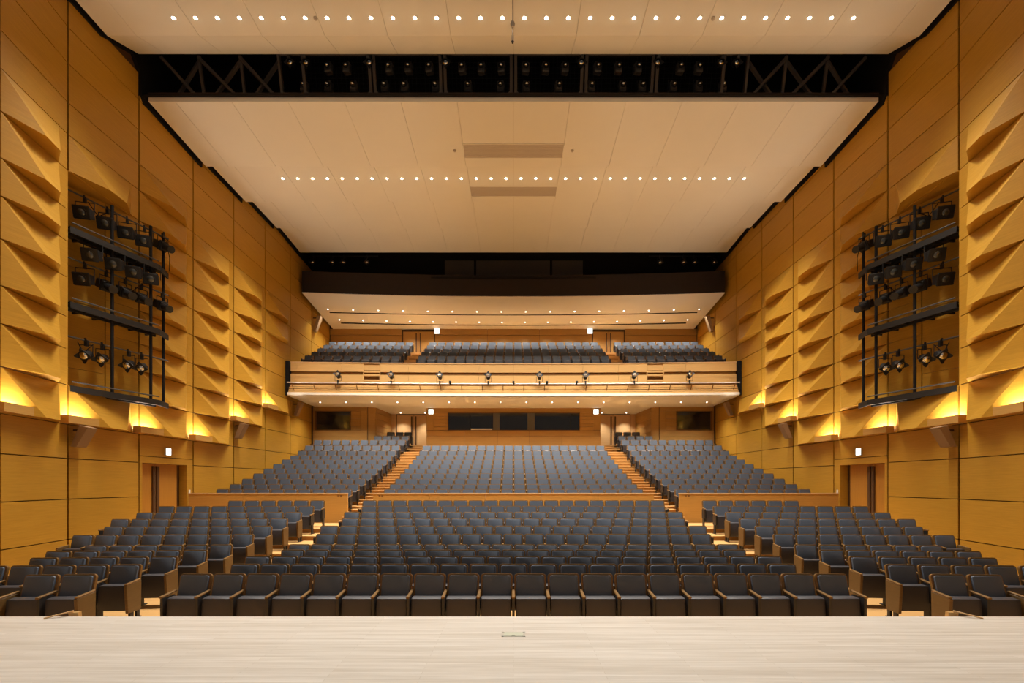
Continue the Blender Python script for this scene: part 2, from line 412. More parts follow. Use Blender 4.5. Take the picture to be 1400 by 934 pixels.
# uplight ledges
def ledge(s, bay, level, ordn):
    a, e, n, L = bay_frame(bay, s)
    t = empty('uplight_ledge', (0, 0, 0))
    tag(t, 'wooden uplight ledge glowing on the %s wall, %s from the stage' % (SIDE[s], ORD[ordn]), 'wall light', 'uplight ledges on the side walls')
    def P(tt, z, d): q = a + e * tt + n * d; return (q.x, q.y, z)
    z0 = LV[level] + 0.015
    h = 0.22; d = 0.30; u0, u1 = -0.30, 0.95
    m = MB()
    m.hexa([P(u0, z0, d - 0.03), P(u1, z0, d - 0.03), P(u1, z0, d), P(u0, z0, d)], [P(u0, z0 + h, d - 0.03), P(u1, z0 + h, d - 0.03), P(u1, z0 + h, d), P(u0, z0 + h, d)])
    m.hexa([P(u0, z0, 0.02), P(u1, z0, 0.02), P(u1, z0, d - 0.03), P(u0, z0, d - 0.03)], [P(u0, z0 + 0.03, 0.02), P(u1, z0 + 0.03, 0.02), P(u1, z0 + 0.03, d - 0.03), P(u0, z0 + 0.03, d - 0.03)])
    for uu in (u0, u1 - 0.03):
        m.hexa([P(uu, z0 + 0.03, 0.02), P(uu + 0.03, z0 + 0.03, 0.02), P(uu + 0.03, z0 + 0.03, d - 0.03), P(uu, z0 + 0.03, d - 0.03)],
               [P(uu, z0 + h, 0.02), P(uu + 0.03, z0 + h, 0.02), P(uu + 0.03, z0 + h, d - 0.03), P(uu, z0 + h, d - 0.03)])
    m.build('trough', M['ledge'], t)
    MB().hexa([P(u0 + 0.1, z0 + 0.05, 0.12), P(u1 - 0.1, z0 + 0.05, 0.12), P(u1 - 0.1, z0 + 0.05, 0.17), P(u0 + 0.1, z0 + 0.05, 0.17)],
              [P(u0 + 0.1, z0 + 0.08, 0.12), P(u1 - 0.1, z0 + 0.08, 0.12), P(u1 - 0.1, z0 + 0.08, 0.17), P(u0 + 0.1, z0 + 0.08, 0.17)]).build('lamp_strip', M['coveglow'], t)
    q = P((u0 + u1) / 2, z0 + 0.10, 0.145)
    ang = math.atan2(e.y, e.x)
    lo = link('cove_lamp', L_COVE, t, q, (R(180), 0, -ang))
    # area light shines along its -Z: turned to face up
    lo.rotation_euler = (R(180), 0, ang)
for s in (-1, 1):
    for k, (bay, lev) in enumerate(((2, 0), (3, 0), (4, 0), (5, 0), (6, 1), (7, 2))):
        ledge(s, bay, lev, k)

# slanted wall loudspeakers under the ledges
def wall_speaker(s, y, z0, z1, label, w=0.30):
    t = empty('wall_speaker', (0, 0, 0)); tag(t, label, 'loudspeaker', 'slanted loudspeakers on the side walls')
    xw = s * (XW - 0.02)
    o = s * -0.55; i2 = s * -0.22
    MB().hexa([(xw + i2 * 0.2, y - w / 2, z0), (xw + i2 * 0.2, y + w / 2, z0), (xw + i2, y + w / 2, z0), (xw + i2, y - w / 2, z0)],
              [(xw + o * 0.55, y - w / 2, z1), (xw + o * 0.55, y + w / 2, z1), (xw + o, y + w / 2, z1 - 0.06), (xw + o, y - w / 2, z1 - 0.06)]).build('cabinet', M['speaker'], t, bevel=0.01)
    MB().box(*sorted((xw, xw + o * 0.6)), y - 0.03, y + 0.03, z1 - 0.16, z1 - 0.10).build('bracket', M['joint'], t)
for s in (-1, 1):
    wall_speaker(s, 13.95, 1.05, 1.66, 'slanted tan loudspeaker under the rig on the %s wall' % SIDE[s], 0.34)
    wall_speaker(s, 22.05, 2.05, 2.75, 'slanted tan loudspeaker high on the %s wall before the balcony' % SIDE[s], 0.34)
    wall_speaker(s, 27.9, 3.9, 4.7, 'small slanted loudspeaker under the balcony end on the %s wall' % SIDE[s], 0.3)
    wall_speaker(s, 30.6, 9.6, 10.6, 'slanted loudspeaker above the balcony seats on the %s wall' % SIDE[s], 0.3)

# ------------------------------------------------------------------ ceiling
XC = 12.48
SECT = [(5.0, 14.85, 14.0, 13.75), (14.85, 16.1, 13.75, 14.30), (16.56, 19.64, 13.06, 12.87), (19.5, 22.55, 13.15, 13.13), (22.4, 25.5, 13.47, 13.47), (25.3, 28.3, 13.70, 13.52)]
m = MB()
for (y0, y1, z0, z1) in SECT:
    m.hexa([(-XC, y0, z0 + 0.05), (XC, y0, z0 + 0.05), (XC, y1, z1 + 0.05), (-XC, y1, z1 + 0.05)], [(-XC, y0, z0 + 0.14), (XC, y0, z0 + 0.14), (XC, y1, z1 + 0.14), (-XC, y1, z1 + 0.14)])
ceil = m.build('ceiling', M['ceil_gap'])
struct(ceil, 'stepped off-white acoustic ceiling of long flat panels', 'ceiling')
PW = 1.93
for si, (y0, y1, z0, z1) in enumerate(SECT):
    xs = [-XC] + [k * PW for k in range(-6, 7)] + [XC]
    for xa, xb in zip(xs[:-1], xs[1:]):
        g = 0.0045
        ga, gb = (0 if xa == -XC else g), (0 if xb == XC else g)
        MB().hexa([(xa + ga, y0, z0), (xb - gb, y0, z0), (xb - gb, y1, z1), (xa + ga, y1, z1)], [(xa + ga, y0, z0 + 0.05), (xb - gb, y0, z0 + 0.05), (xb - gb, y1, z1 + 0.05), (xa + ga, y1, z1 + 0.05)]).build('panel', M['ceil'], ceil)
MB().box(-XC, XC, 16.53, 16.56, 13.055, 13.24).build('edge_board', M['ceil'], ceil)
MB().box(-XC, XC, 16.50, 16.54, 13.24, 13.34).build('edge_trim', M['darkbrown'], ceil)
# black sheets added around the hall to shut out the world light
rf = MB().box(-16, 16, 3.0, 36, 16.5, 16.6).build('ceiling_light_block', M['black']); struct(rf, 'black sheet added above the ceiling panels to shut out light', 'ceiling')
rb = MB().box(-16, 16, 35.0, 35.1, ZF, 16.5).build('wall_light_block', M['black']); struct(rb, 'black sheet added behind the rear rooms to shut out light', 'wall')
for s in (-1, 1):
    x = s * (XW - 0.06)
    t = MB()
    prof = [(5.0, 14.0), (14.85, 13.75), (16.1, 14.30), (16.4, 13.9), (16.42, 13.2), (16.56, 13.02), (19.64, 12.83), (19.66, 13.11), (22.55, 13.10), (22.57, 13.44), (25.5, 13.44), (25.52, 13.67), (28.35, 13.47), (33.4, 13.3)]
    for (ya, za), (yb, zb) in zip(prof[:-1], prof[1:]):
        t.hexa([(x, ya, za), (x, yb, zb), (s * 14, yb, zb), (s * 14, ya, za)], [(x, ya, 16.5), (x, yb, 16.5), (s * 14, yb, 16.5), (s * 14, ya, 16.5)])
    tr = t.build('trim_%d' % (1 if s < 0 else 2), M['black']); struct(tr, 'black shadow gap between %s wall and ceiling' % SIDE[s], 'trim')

# downlights
def fixture_mesh(r, glowm):
    a = MB(); n = 14
    pts = []
    for z, rr in ((0.0, r * 1.35), (-0.012, r * 1.35), (-0.012, r), (0.05, r * 0.85)):
        pts += [(rr * math.cos(2 * math.pi * i / n), rr * math.sin(2 * math.pi * i / n), z) for i in range(n)]
    a.add(pts, [(k * n + i, k * n + (i + 1) % n, (k + 1) * n + (i + 1) % n, (k + 1) * n + i) for k in range(3) for i in range(n)])
    ring = a.mesh('trim_ring', M['white'])
    b = MB().add([(r * 0.8 * math.cos(2 * math.pi * i / n), r * 0.8 * math.sin(2 * math.pi * i / n), -0.013) for i in range(n)] + [(0, 0, -0.05)],
                 [(i, (i + 1) % n, n) for i in range(n)]).mesh('lamp', glowm)
    return ring, b
RING_BIG, LAMP_BIG = fixture_mesh(0.056, M['lampglow'])
RING_SML, LAMP_SML = fixture_mesh(0.055, M['smallglow'])
def downlight(x, y, z, big, data, label, group, tilt=0.0):
    o = empty('downlight', (x, y, z)); tag(o, label, 'downlight', group)
    link('trim_ring', RING_BIG if big else RING_SML, o); link('lamp', LAMP_BIG if big else LAMP_SML, o)
    link('lamp_light', data, o, (0, 0, -0.12), (tilt, 0, 0))
for i in range(32):
    x = (i - 15.5) * 0.648
    downlight(x, 14.29, 13.765, True, L_FRONT, 'bright ceiling downlight, %s from the left in the row nearest the stage' % ORD[i], 'front row of ceiling downlights', R(-11))
for i in range(32):
    x = (i - 15.5) * 0.641
    downlight(x, 20.82, 13.138, True, L_REAR, 'bright ceiling downlight, %s from the left in the row behind the bridge' % ORD[i], 'second row of ceiling downlights', R(10))
# air vents
for k, (y0, y1, z0, z1, lab) in enumerate(((18.42, 19.14, 12.944, 12.90, 'wider grey ceiling air vent nearer the lighting bridge'), (21.38, 22.10, 13.136, 13.132, 'narrower grey ceiling air vent behind the second row of downlights'))):
    v = empty('air_vent', (0, 0, 0)); tag(v, lab, 'air vent', 'ceiling air vents')
    MB().hexa([(-1.93, y0, z0 - 0.012), (1.93, y0, z0 - 0.012), (1.93, y1, z1 - 0.012), (-1.93, y1, z1 - 0.012)], [(-1.93, y0, z0), (1.93, y0, z0), (1.93, y1, z1), (-1.93, y1, z1)]).build('vent_plate', M['vent'], v)
    f = MB()
    for (xa, xb, ya, yb) in ((-1.95, 1.95, y0 - 0.02, y0 + 0.01), (-1.95, 1.95, y1 - 0.01, y1 + 0.02), (-1.95, -1.92, y0, y1), (1.92, 1.95, y0, y1)):
        zz = z0 + (z1 - z0) * ((ya + yb) / 2 - y0) / (y1 - y0)
        f.box(xa, xb, ya, yb, zz - 0.022, zz + 0.002)
    f.build('vent_frame', M['ceil'], v)
    for q in range(1, 8):
        yy = y0 + (y1 - y0) * q / 8; zz = z0 + (z1 - z0) * q / 8
        MB().box(-1.92, 1.92, yy - 0.006, yy + 0.006, zz - 0.02, zz - 0.010).build('slat', M['vent'], v)
# smoke detectors
for k, (x, y, z, where) in enumerate(((-5.85, 14.29, 13.76, 'left of the pendant among the front downlights'), (5.9, 14.29, 13.76, 'right of the pendant among the front downlights'), (-2.28, 18.75, 12.92, 'left of the larger vent'), (2.28, 18.75, 12.92, 'right of the larger vent'))):
    o = empty('smoke_detector', (x, y, z)); tag(o, 'tiny smoke detector on the ceiling, %s' % where, 'detector', 'ceiling detectors')
    MB().cyl((0, 0, 0), (0, 0, -0.03), 0.06, 12).build('base', M['vent'], o)
    MB().cyl((0, 0, -0.03), (0, 0, -0.06), 0.035, 10).build('sensor', M['vent'], o)
# hanging microphone at the centre line
o = empty('hanging_microphone', (-0.02, 11.0, 0)); tag(o, 'pale microphone hanging on a thin cable from the ceiling centre', 'microphone')
yz = lambda py: (661 - py) * 11.0 / 661
MB().cyl((0, 0, yz(58)), (0, 0, 13.85), 0.006, 6).build('cable', M['steel'], o)
MB().cyl((0, 0, yz(37)), (0, 0, yz(33)), 0.035, 12, 0.055).cyl((0, 0, yz(33)), (0, 0, yz(29)), 0.055, 12, 0.03).build('cable_weight', M['vent'], o)
MB().cyl((0, 0, yz(57)), (0, 0, yz(49.5)), 0.036, 12).build('microphone_body', M['chrome'], o)
MB().cyl((0, 0, yz(59)), (0, 0, yz(57)), 0.02, 10).build('microphone_tip', M['steel'], o)

# ------------------------------------------------------------------ ceiling lighting bridge in the slot
YB0, YB1 = 16.75, 17.15          # top leans towards the stage
ZB0, ZB1 = 13.42, 14.95
def BP(x, v, off=0.0): return (x, YB1 + (YB0 - YB1) * v + off, ZB0 + (ZB1 - ZB0) * v)
br = empty('lighting_bridge', (0, 0, 0)); tag(br, 'black steel lighting bridge with framed mesh bays in the ceiling slot', 'lighting bridge')
DX = 2.47
for k in range(-3, 3):
    xa, xb = k * DX + 0.03, (k + 1) * DX - 0.03
    f = MB()
    f.bar(BP(xa + 0.05, 0), BP(xa + 0.05, 1), 0.10, 0.08); f.bar(BP(xb - 0.05, 0), BP(xb - 0.05, 1), 0.10, 0.08)
    f.bar(BP(xa, 0.03), BP(xb, 0.03), 0.08, 0.10); f.bar(BP(xa, 0.97), BP(xb, 0.97), 0.08, 0.10)
    for sgn, xx in ((1, xa + 0.1), (-1, xb - 0.1)):
        f.add([BP(xx, 0.05), BP(xx + sgn * 0.28, 0.05), BP(xx, 0.28), BP(xx, 0.05, 0.03), BP(xx + sgn * 0.28, 0.05, 0.03), BP(xx, 0.28, 0.03)],
              [(0, 1, 2), (3, 5, 4), (0, 3, 4, 1), (1, 4, 5, 2), (2, 5, 3, 0)])
    fo = f.build('frame', M['bridge'], br)
    g = MB()
    for q in range(1, 16): g.bar(BP(xa + (xb - xa) * q / 16, 0.05, -0.01), BP(xa + (xb - xa) * q / 16, 0.95, -0.01), 0.006, 0.006)
    for q in range(1, 10): g.bar(BP(xa + 0.1, q / 10, -0.01), BP(xb - 0.1, q / 10, -0.01), 0.006, 0.006)
    g.build('wire_mesh', M['steel'], fo)
for s in (-1, 1):
    x0 = s * 3 * DX; x1 = x0 + s * 0.75
    f = MB(); f.bar(BP(x1, 0), BP(x1, 1), 0.08, 0.08); f.bar(BP(x0, 0.03), BP(x1, 0.03), 0.08, 0.10); f.bar(BP(x0, 0.97), BP(x1, 0.97), 0.08, 0.10)
    f.build('frame', M['bridge'], br)
    xs = [s * v for v in (8.2, 9.55, 11.0, 12.3)]
    for xa, xb in zip(xs[:-1], xs[1:]):
        MB().bar(BP(xa, 0.03, 0.1), BP(xb, 0.95, 0.1), 0.10, 0.10).build('brace', M['bridge'], br)
        MB().bar(BP(xa, 0.95, 0.22), BP(xb, 0.03, 0.22), 0.10, 0.10).build('brace', M['bridge'], br)
        MB().bar(BP(xa, 0.0, 0.16), BP(xa, 1.0, 0.16), 0.09, 0.09).build('post', M['bridge'], br)
        pl = MB()
        for xx, d in ((xa, 1), (xb, -1)):
            sg = d * s
            pl.add([BP(xx, 0.0, 0.08), BP(xx + sg * 0.42, 0.0, 0.08), BP(xx + sg * 0.28, 0.22, 0.08), BP(xx, 0.26, 0.08),
                    BP(xx, 0.0, 0.12), BP(xx + sg * 0.42, 0.0, 0.12), BP(xx + sg * 0.28, 0.22, 0.12), BP(xx, 0.26, 0.12)],
                   [(0, 1, 2, 3), (7, 6, 5, 4), (0, 4, 5, 1), (1, 5, 6, 2), (2, 6, 7, 3), (3, 7, 4, 0)])
        pl.build('gusset_plates', M['bridge'], br)
MB().bar((-12.4, 17.2, 13.36), (12.4, 17.2, 13.36), 0.1, 0.12).build('bottom_chord', M['bridge'], br)
bk = MB().box(-14, 14, 19.2, 19.3, 13.0, 16.5).build('wall_slot_back', M['black']); struct(bk, 'black back of the ceiling lighting slot', 'wall')
bk = MB().box(-14, 14, 16.45, 19.2, 13.2, 13.24).build('floor_slot', M['black']); struct(bk, 'black floor of the ceiling lighting slot', 'floor')

# stage lamps -------------------------------------------------------
def dome(mb, c, r, h, axis, n=12, rings=3):
    """convex cap around c pointing along axis"""
    ax = Vector(axis).normalized(); u = ax.orthogonal().normalized(); w = ax.cross(u); c = Vector(c)
    v = []; f = []
    for k in range(rings):
        a = (math.pi / 2) * k / rings
        for i in range(n): v.append(c + (u * math.cos(2 * math.pi * i / n) + w * math.sin(2 * math.pi * i / n)) * r * math.cos(a) + ax * h * math.sin(a))
    v.append(c + ax * h)
    for k in range(rings - 1): f += [(k * n + i, k * n + (i + 1) % n, (k + 1) * n + (i + 1) % n, (k + 1) * n + i) for i in range(n)]
    f += [((rings - 1) * n + i, (rings - 1) * n + (i + 1) % n, rings * n) for i in range(n)]
    mb.add(v, f)

def lamp_kind(kind):
    """meshes in local space; the lamp hangs from the origin and shines along -Y, tilted down"""
    parts = {}
    if kind == 'fresnel':
        T = Matrix.Translation((0, 0, -0.46)) @ Matrix.Rotation(R(18), 4, 'X')
        b = MB().hexa([(-0.19, -0.17, -0.15), (0.19, -0.17, -0.15), (0.16, 0.2, -0.13), (-0.16, 0.2, -0.13)], [(-0.19, -0.17, 0.17), (0.19, -0.17, 0.17), (0.16, 0.2, 0.14), (-0.16, 0.2, 0.14)])
        b.box(-0.22, 0.22, -0.20, -0.17, -0.18, 0.19)
        ln = MB(); dome(ln, (0, -0.195, 0), 0.115, 0.05, (0, -1, 0), 14)
        rg = MB().cyl((0, -0.215, 0), (0, -0.19, 0), 0.14, 16)
        yk = MB().tube([(-0.24, 0, -0.46), (-0.24, 0, -0.12), (0.24, 0, -0.12), (0.24, 0, -0.46)], 0.013)
        bev = 0.02
    elif kind == 'profile':
        T = Matrix.Translation((0, 0, -0.42)) @ Matrix.Rotation(R(24), 4, 'X')
        b = MB().box(-0.13, 0.13, -0.1, 0.36, -0.13, 0.13).cyl((0, -0.42, 0), (0, -0.08, 0), 0.11, 14).box(-0.15, 0.15, -0.03, 0.03, -0.17, 0.17)
        ln = MB(); dome(ln, (0, -0.40, 0), 0.085, 0.035, (0, -1, 0), 12)
        rg = MB().cyl((0, -0.44, 0), (0, -0.40, 0), 0.125, 14)
        yk = MB().tube([(-0.18, 0, -0.42), (-0.18, 0, -0.12), (0.18, 0, -0.12), (0.18, 0, -0.42)], 0.012)
        bev = 0.015
    elif kind == 'pot':           # small drum with four barn doors
        T = Matrix.Translation((0, 0, -0.36)) @ Matrix.Rotation(R(25), 4, 'X')
        b = MB().cyl((0, -0.13, 0), (0, 0.12, 0), 0.125, 14, 0.10)
        ln = MB(); dome(ln, (0, -0.13, 0), 0.095, 0.04, (0, -1, 0), 12)
        rg = MB()
        for k in range(4):
            a = k * math.pi / 2; ca, sa = math.cos(a), math.sin(a)
            def q(x, y, z): return (x * ca - z * sa, y, x * sa + z * ca)
            rg.add([q(-0.07, -0.13, 0.112), q(0.07, -0.13, 0.112), q(0.018, -0.17, 0.19), q(-0.018, -0.17, 0.19), q(-0.07, -0.12, 0.118), q(0.07, -0.12, 0.118), q(0.018, -0.16, 0.196), q(-0.018, -0.16, 0.196)],
                   [(0, 1, 2, 3), (7, 6, 5, 4), (0, 4, 5, 1), (1, 5, 6, 2), (2, 6, 7, 3), (3, 7, 4, 0)])
        yk = MB().tube([(-0.15, 0, -0.36), (-0.15, 0, -0.10), (0.15, 0, -0.10), (0.15, 0, -0.36)], 0.010)
        bev = 0
    else:                          # 'bridge': upright housing seen head on
        T = Matrix.Translation((0, 0, 0))
        b = MB().box(-0.13, 0.13, -0.10, 0.12, -0.20, 0.15)
        ln = MB(); dome(ln, (0, -0.12, 0.02), 0.075, 0.075, (0, -1, 0), 14, 5)
        rg = MB().cyl((0, -0.13, 0), (0, -0.10, 0), 0.10, 14)
        yk = MB().tube([(-0.15, 0.05, -0.1), (-0.15, 0.05, 0.26), (0.15, 0.05, 0.26), (0.15, 0.05, -0.1)], 0.012)
        bev = 0.03
    for mb in (b, ln, rg): mb.v = [tuple(T @ Vector(p)) for p in mb.v]
    parts['housing'] = b.mesh('housing', M['bridge_housing' if kind == 'bridge' else 'fixture'], bevel=bev, segs=1)
    parts['lens'] = ln.mesh('lens', M['lens_dark' if kind in ('fresnel', 'profile') else 'lens'], smooth=True)
    parts['barn_doors' if kind == 'pot' else 'front_ring'] = rg.mesh('front_ring', M['fixture'])
    parts['yoke'] = yk.mesh('yoke', M['steel'])
    if kind != 'bridge':
        parts['clamp'] = MB().box(-0.035, 0.035, -0.04, 0.04, -0.13, 0.02).box(-0.02, 0.02, -0.06, -0.02, -0.02, 0.07).mesh('clamp', M['steel'])
    return parts
KIND = {k: lamp_kind(k) for k in ('fresnel', 'profile', 'pot', 'bridge')}
def stage_lamp(kind, loc, rz, label, group, scale=1.0, name='stage_lamp'):
    o = empty(name, loc, rz); o.scale = (scale,) * 3
    tag(o, label, 'stage light', group)
    for pn, me in KIND[kind].items(): link(pn, me, o)
    return o

# lamps in the bridge: centre bays outwards, mirrored
half = [(0.45, 0), (1.60, 0), (0.42, 1), (1.12, 1), (1.80, 1), (2.75, 0), (3.85, 0), (4.55, 0), (2.95, 1), (3.68, 1), (4.37, 1), (5.65, 0), (6.55, 0), (7.4, 0), (5.85, 1), (6.5, 1)]
half.sort(key=lambda q: (q[1], q[0]))
for s in (-1, 1):
    cnt = {0: 0, 1: 0}
    for (x, rw) in half:
        v = 0.42 if rw == 0 else 0.78
        p = BP(s * x, v, 0.16)
        stage_lamp('bridge', p, R(8) * s, 'black lamp in ceiling bridge, %s row, %s outward from centre on the %s' % ('upper' if rw else 'lower', ORD[cnt[rw]], SIDE[s]), 'lamps in the ceiling bridge')
        cnt[rw] += 1
    for k, x in enumerate((2.35, 5.0, 7.2, 7.75)):
        p = BP(s * x, 1.05, 0.14)
        stage_lamp('pot', p, R(8) * s, 'small round lamp with barn doors in bridge top, %s outward on the %s' % (ORD[k], SIDE[s]), 'barn door lamps in the ceiling bridge')

# ------------------------------------------------------------------ side lighting rigs
def rig(s):
    side = SIDE[s]
    t = empty('lighting_rig', (0, 0, 0)); tag(t, 'black steel lighting rig with three platforms in the %s wall recess' % side, 'lighting rig')
    for z in (2.80, 5.20, 7.36):
        d = MB().prism([(s * 12.72, 13.84), (s * 11.97, 16.3), (s * 12.15, 17.0), (s * 12.64, 16.45), (s * 13.45, 13.9)], z - 0.05, z).build('platform', M['steel'], t)
        e = MB()
        e.bar((s * 12.70, 13.84, z - 0.08), (s * 11.95, 16.3, z - 0.08), 0.05, 0.18)
        e.bar((s * 11.95, 16.3, z - 0.08), (s * 12.15, 17.0, z - 0.08), 0.05, 0.18)
        e.bar((s * 12.95, 13.9, z - 0.12), (s * 12.3, 16.6, z - 0.12), 0.06, 0.10)
        for q in range(6):
            a = q / 5
            e.bar((s * (12.70 - 0.75 * a), 13.9 + 2.4 * a, z - 0.10), (s * (13.35 - 0.75 * a), 13.95 + 2.6 * a, z - 0.10), 0.05, 0.08)
        e.build('edge_channel', M['steel'], d)
        MB().cyl((s * 12.66, 13.86, z + 0.12), (s * 11.93, 16.28, z + 0.12), 0.022, 8).build('toe_rail', M['pipe'], d)
    for x, y in ((12.45, 15.0), (12.15, 16.2), (12.2, 16.85)):
        MB().cyl((s * x, y, 2.75), (s * x, y, 8.62), 0.045, 10).build('post', M['black'], t)
    pend = lambda z: [(s * 13.03, 14.0, z), (s * 12.3, 16.4, z), (s * 12.12, 16.98, z)]
    for z in (8.58, 6.60, 4.30):
        MB().tube(pend(z), 0.026, 8).build('pipe', M['pipe'], t)
    for k, (pts) in enumerate(([(12.85, 14.6, 8.5), (12.75, 14.85, 8.2), (12.65, 15.1, 8.45)], [(12.55, 15.6, 6.5), (12.5, 15.75, 6.2), (12.42, 16.0, 6.5)], [(12.15, 16.9, 8.5), (12.05, 16.95, 7.9), (12.1, 17.0, 7.45)], [(12.9, 14.3, 4.2), (12.85, 14.45, 3.9), (12.78, 14.7, 4.22)])):
        MB().tube([(s * x, y, z) for x, y, z in pts], 0.012, 6).build('cable', M['black'], t)
    def at(y): return s * (13.03 - (y - 14.0) * 0.3042)
    g = 'lamps on the %s wall rig' % side
    aim = R(30) * -s
    for k, y in enumerate((14.52, 15.12, 15.68, 16.2)):
        stage_lamp('fresnel', (at(y), y, 8.56), aim * (0.5 + 0.1 * k), 'boxy black lamp on top pipe of the %s rig, %s from the stage' % (side, ORD[k]), g)
        stage_lamp('fresnel', (at(y) - s * 0.25, y, 7.30), aim * (0.5 + 0.1 * k), 'boxy black lamp under top platform of the %s rig, %s from the stage' % (side, ORD[k]), g)
    stage_lamp('profile', (at(16.8), 16.8, 8.66), aim * 2.4, 'upturned long black lamp at the far end of %s rig top pipe' % side, g)
    stage_lamp('fresnel', (at(14.52), 14.52, 6.58), aim * 0.5, 'boxy black lamp on middle pipe of the %s rig, nearest the stage' % side, g)
    for k, y in enumerate((15.08, 15.62, 16.1, 16.78)):
        stage_lamp('profile', (at(y), y, 6.58), aim * 2.2, 'long black profile lamp on middle pipe of the %s rig, %s from the stage' % (side, ORD[k]), g)
    for k, y in enumerate((14.56, 14.98, 15.72, 16.12)):
        stage_lamp('pot', (at(y), y, 4.28), aim * (0.3 + 0.3 * (k % 2)), 'small barn door lamp on lowest pipe of the %s rig, %s from the stage' % (side, ORD[k]), g, 1.15)
for s in (-1, 1): rig(s)

# ------------------------------------------------------------------ balcony
def yb(x): return 27.42 - 0.44 * (x / 12.7) ** 2
def yu(x): return 29.1 - 0.65 * (x / 12.7) ** 2
def strip(xs, yf, d0, d1, z0, z1, za=None, zb=None):
    """curved bar between plan curves yf+d0 and yf+d1, heights z0..z1"""
    m = MB()
    for xa, xb in zip(xs[:-1], xs[1:]):
        m.hexa([(xa, yf(xa) + d0, z0), (xb, yf(xb) + d0, z0), (xb, yf(xb) + d1, z0), (xa, yf(xa) + d1, z0)],
               [(xa, yf(xa) + d0, z1), (xb, yf(xb) + d0, z1), (xb, yf(xb) + d1, z1), (xa, yf(xa) + d1, z1)])
    return m
XB = 12.45
seg = [-XB + i * (2 * XB / 16) for i in range(17)]
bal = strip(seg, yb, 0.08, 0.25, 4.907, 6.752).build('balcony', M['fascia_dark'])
struct(bal, 'curved wooden balcony spanning the hall above the rear stalls', 'balcony')
# fascia panels
cuts = [-XB, -12.1, -9.68, -8.46, -7.52, -5.93, -3.93, -1.96, 0, 1.96, 3.93, 5.93, 7.52, 8.46, 9.68, 12.1, XB]
for xa, xb in zip(cuts[:-1], cuts[1:]):
    n = 2 if xb - xa > 1 else 1
    xs = [xa + 0.004 + (xb - xa - 0.008) * i / n for i in range(n + 1)]
    for q in range(4):
        strip(xs, yb, -0.10 - 0.055 * q, 0.10, 5.496 - 0.125 * q - 0.10, 5.496 - 0.125 * q).build('slat', M['fascia'], bal)
    if (xa, xb) in ((-8.46, -7.52), (7.52, 8.46)):
        # open slatted box in the fascia
        for z0, z1, dd in ((6.379, 6.732, 0.05), (6.242, 6.32, -0.02), (6.065, 6.163, 0.03), (6.02, 6.006, -0.02), (5.751, 5.849, 0.03), (5.633, 5.712, -0.02)):
            strip([xa + 0.03, xb - 0.03], yb, dd, 0.10, z0, z1).build('slat', M['fascia'], bal)
        for x in (xa + 0.015, xb - 0.015):
            MB().box(x - 0.014, x + 0.014, yb(x) - 0.02, yb(x) + 0.1, 5.614, 6.752).build('slat_side', M['fascia'], bal)
        continue
    n = 2 if xb - xa > 1 else 1
    xs = [xa + 0.004 + (xb - xa - 0.008) * i / n for i in range(n + 1)]
    strip(xs, yb, 0.0, 0.08, 6.281, 6.752).build('panel', M['fascia'], bal)
    strip(xs, yb, 0.0, 0.08, 5.663, 6.114).build('panel', M['fascia'], bal)
strip(seg, yb, -0.03, 0.20, 6.752, 6.801).build('top_rail', M['coping'], bal)
strip(seg, yb, -0.40, 0.3, 4.887, 5.015).build('lip', M['lip'], bal)
m = MB()
for xa, xb in zip(seg[:-1], seg[1:]):
    m.hexa([(xa, yb(xa) - 0.36, 4.838), (xb, yb(xb) - 0.36, 4.838), (xb, 34.0, 4.76), (xa, 34.0, 4.76)], [(xa, yb(xa) - 0.36, 4.887), (xb, yb(xb) - 0.36, 4.887), (xb, 34.0, 4.887), (xa, 34.0, 4.887)])
m.build('soffit', M['soffit'], bal)
MB().box(-12.65, 12.65, 28.3, 34, 4.887, 5.3).build('slab', M['black'], bal)
for s in (-1, 1):
    MB().box(*sorted((s * 12.5, s * 12.68)), yb(12.6) - 0.12, yb(12.6) + 0.35, 4.907, 6.821).build('end_cap', M['black'], bal)
    for k in range(5):
        y0 = 27.66 if k == 0 else bal_y[k - 1] + 0.03
        if s < 0: MB().box(-12.65, 12.65, y0, bal_y[k] + 0.03 if k < 4 else 33.4, 5.3, bal_floor[k]).build('tier', M['floor'], bal)
    xa, xb = sorted((s * 5.368, s * 6.497))
    for k in range(4):
        step(xa, xb, bal_y[k] - 0.42, bal_y[k] + 0.03, bal_floor[k], (bal_floor[k] + bal_floor[k + 1]) / 2, bal)
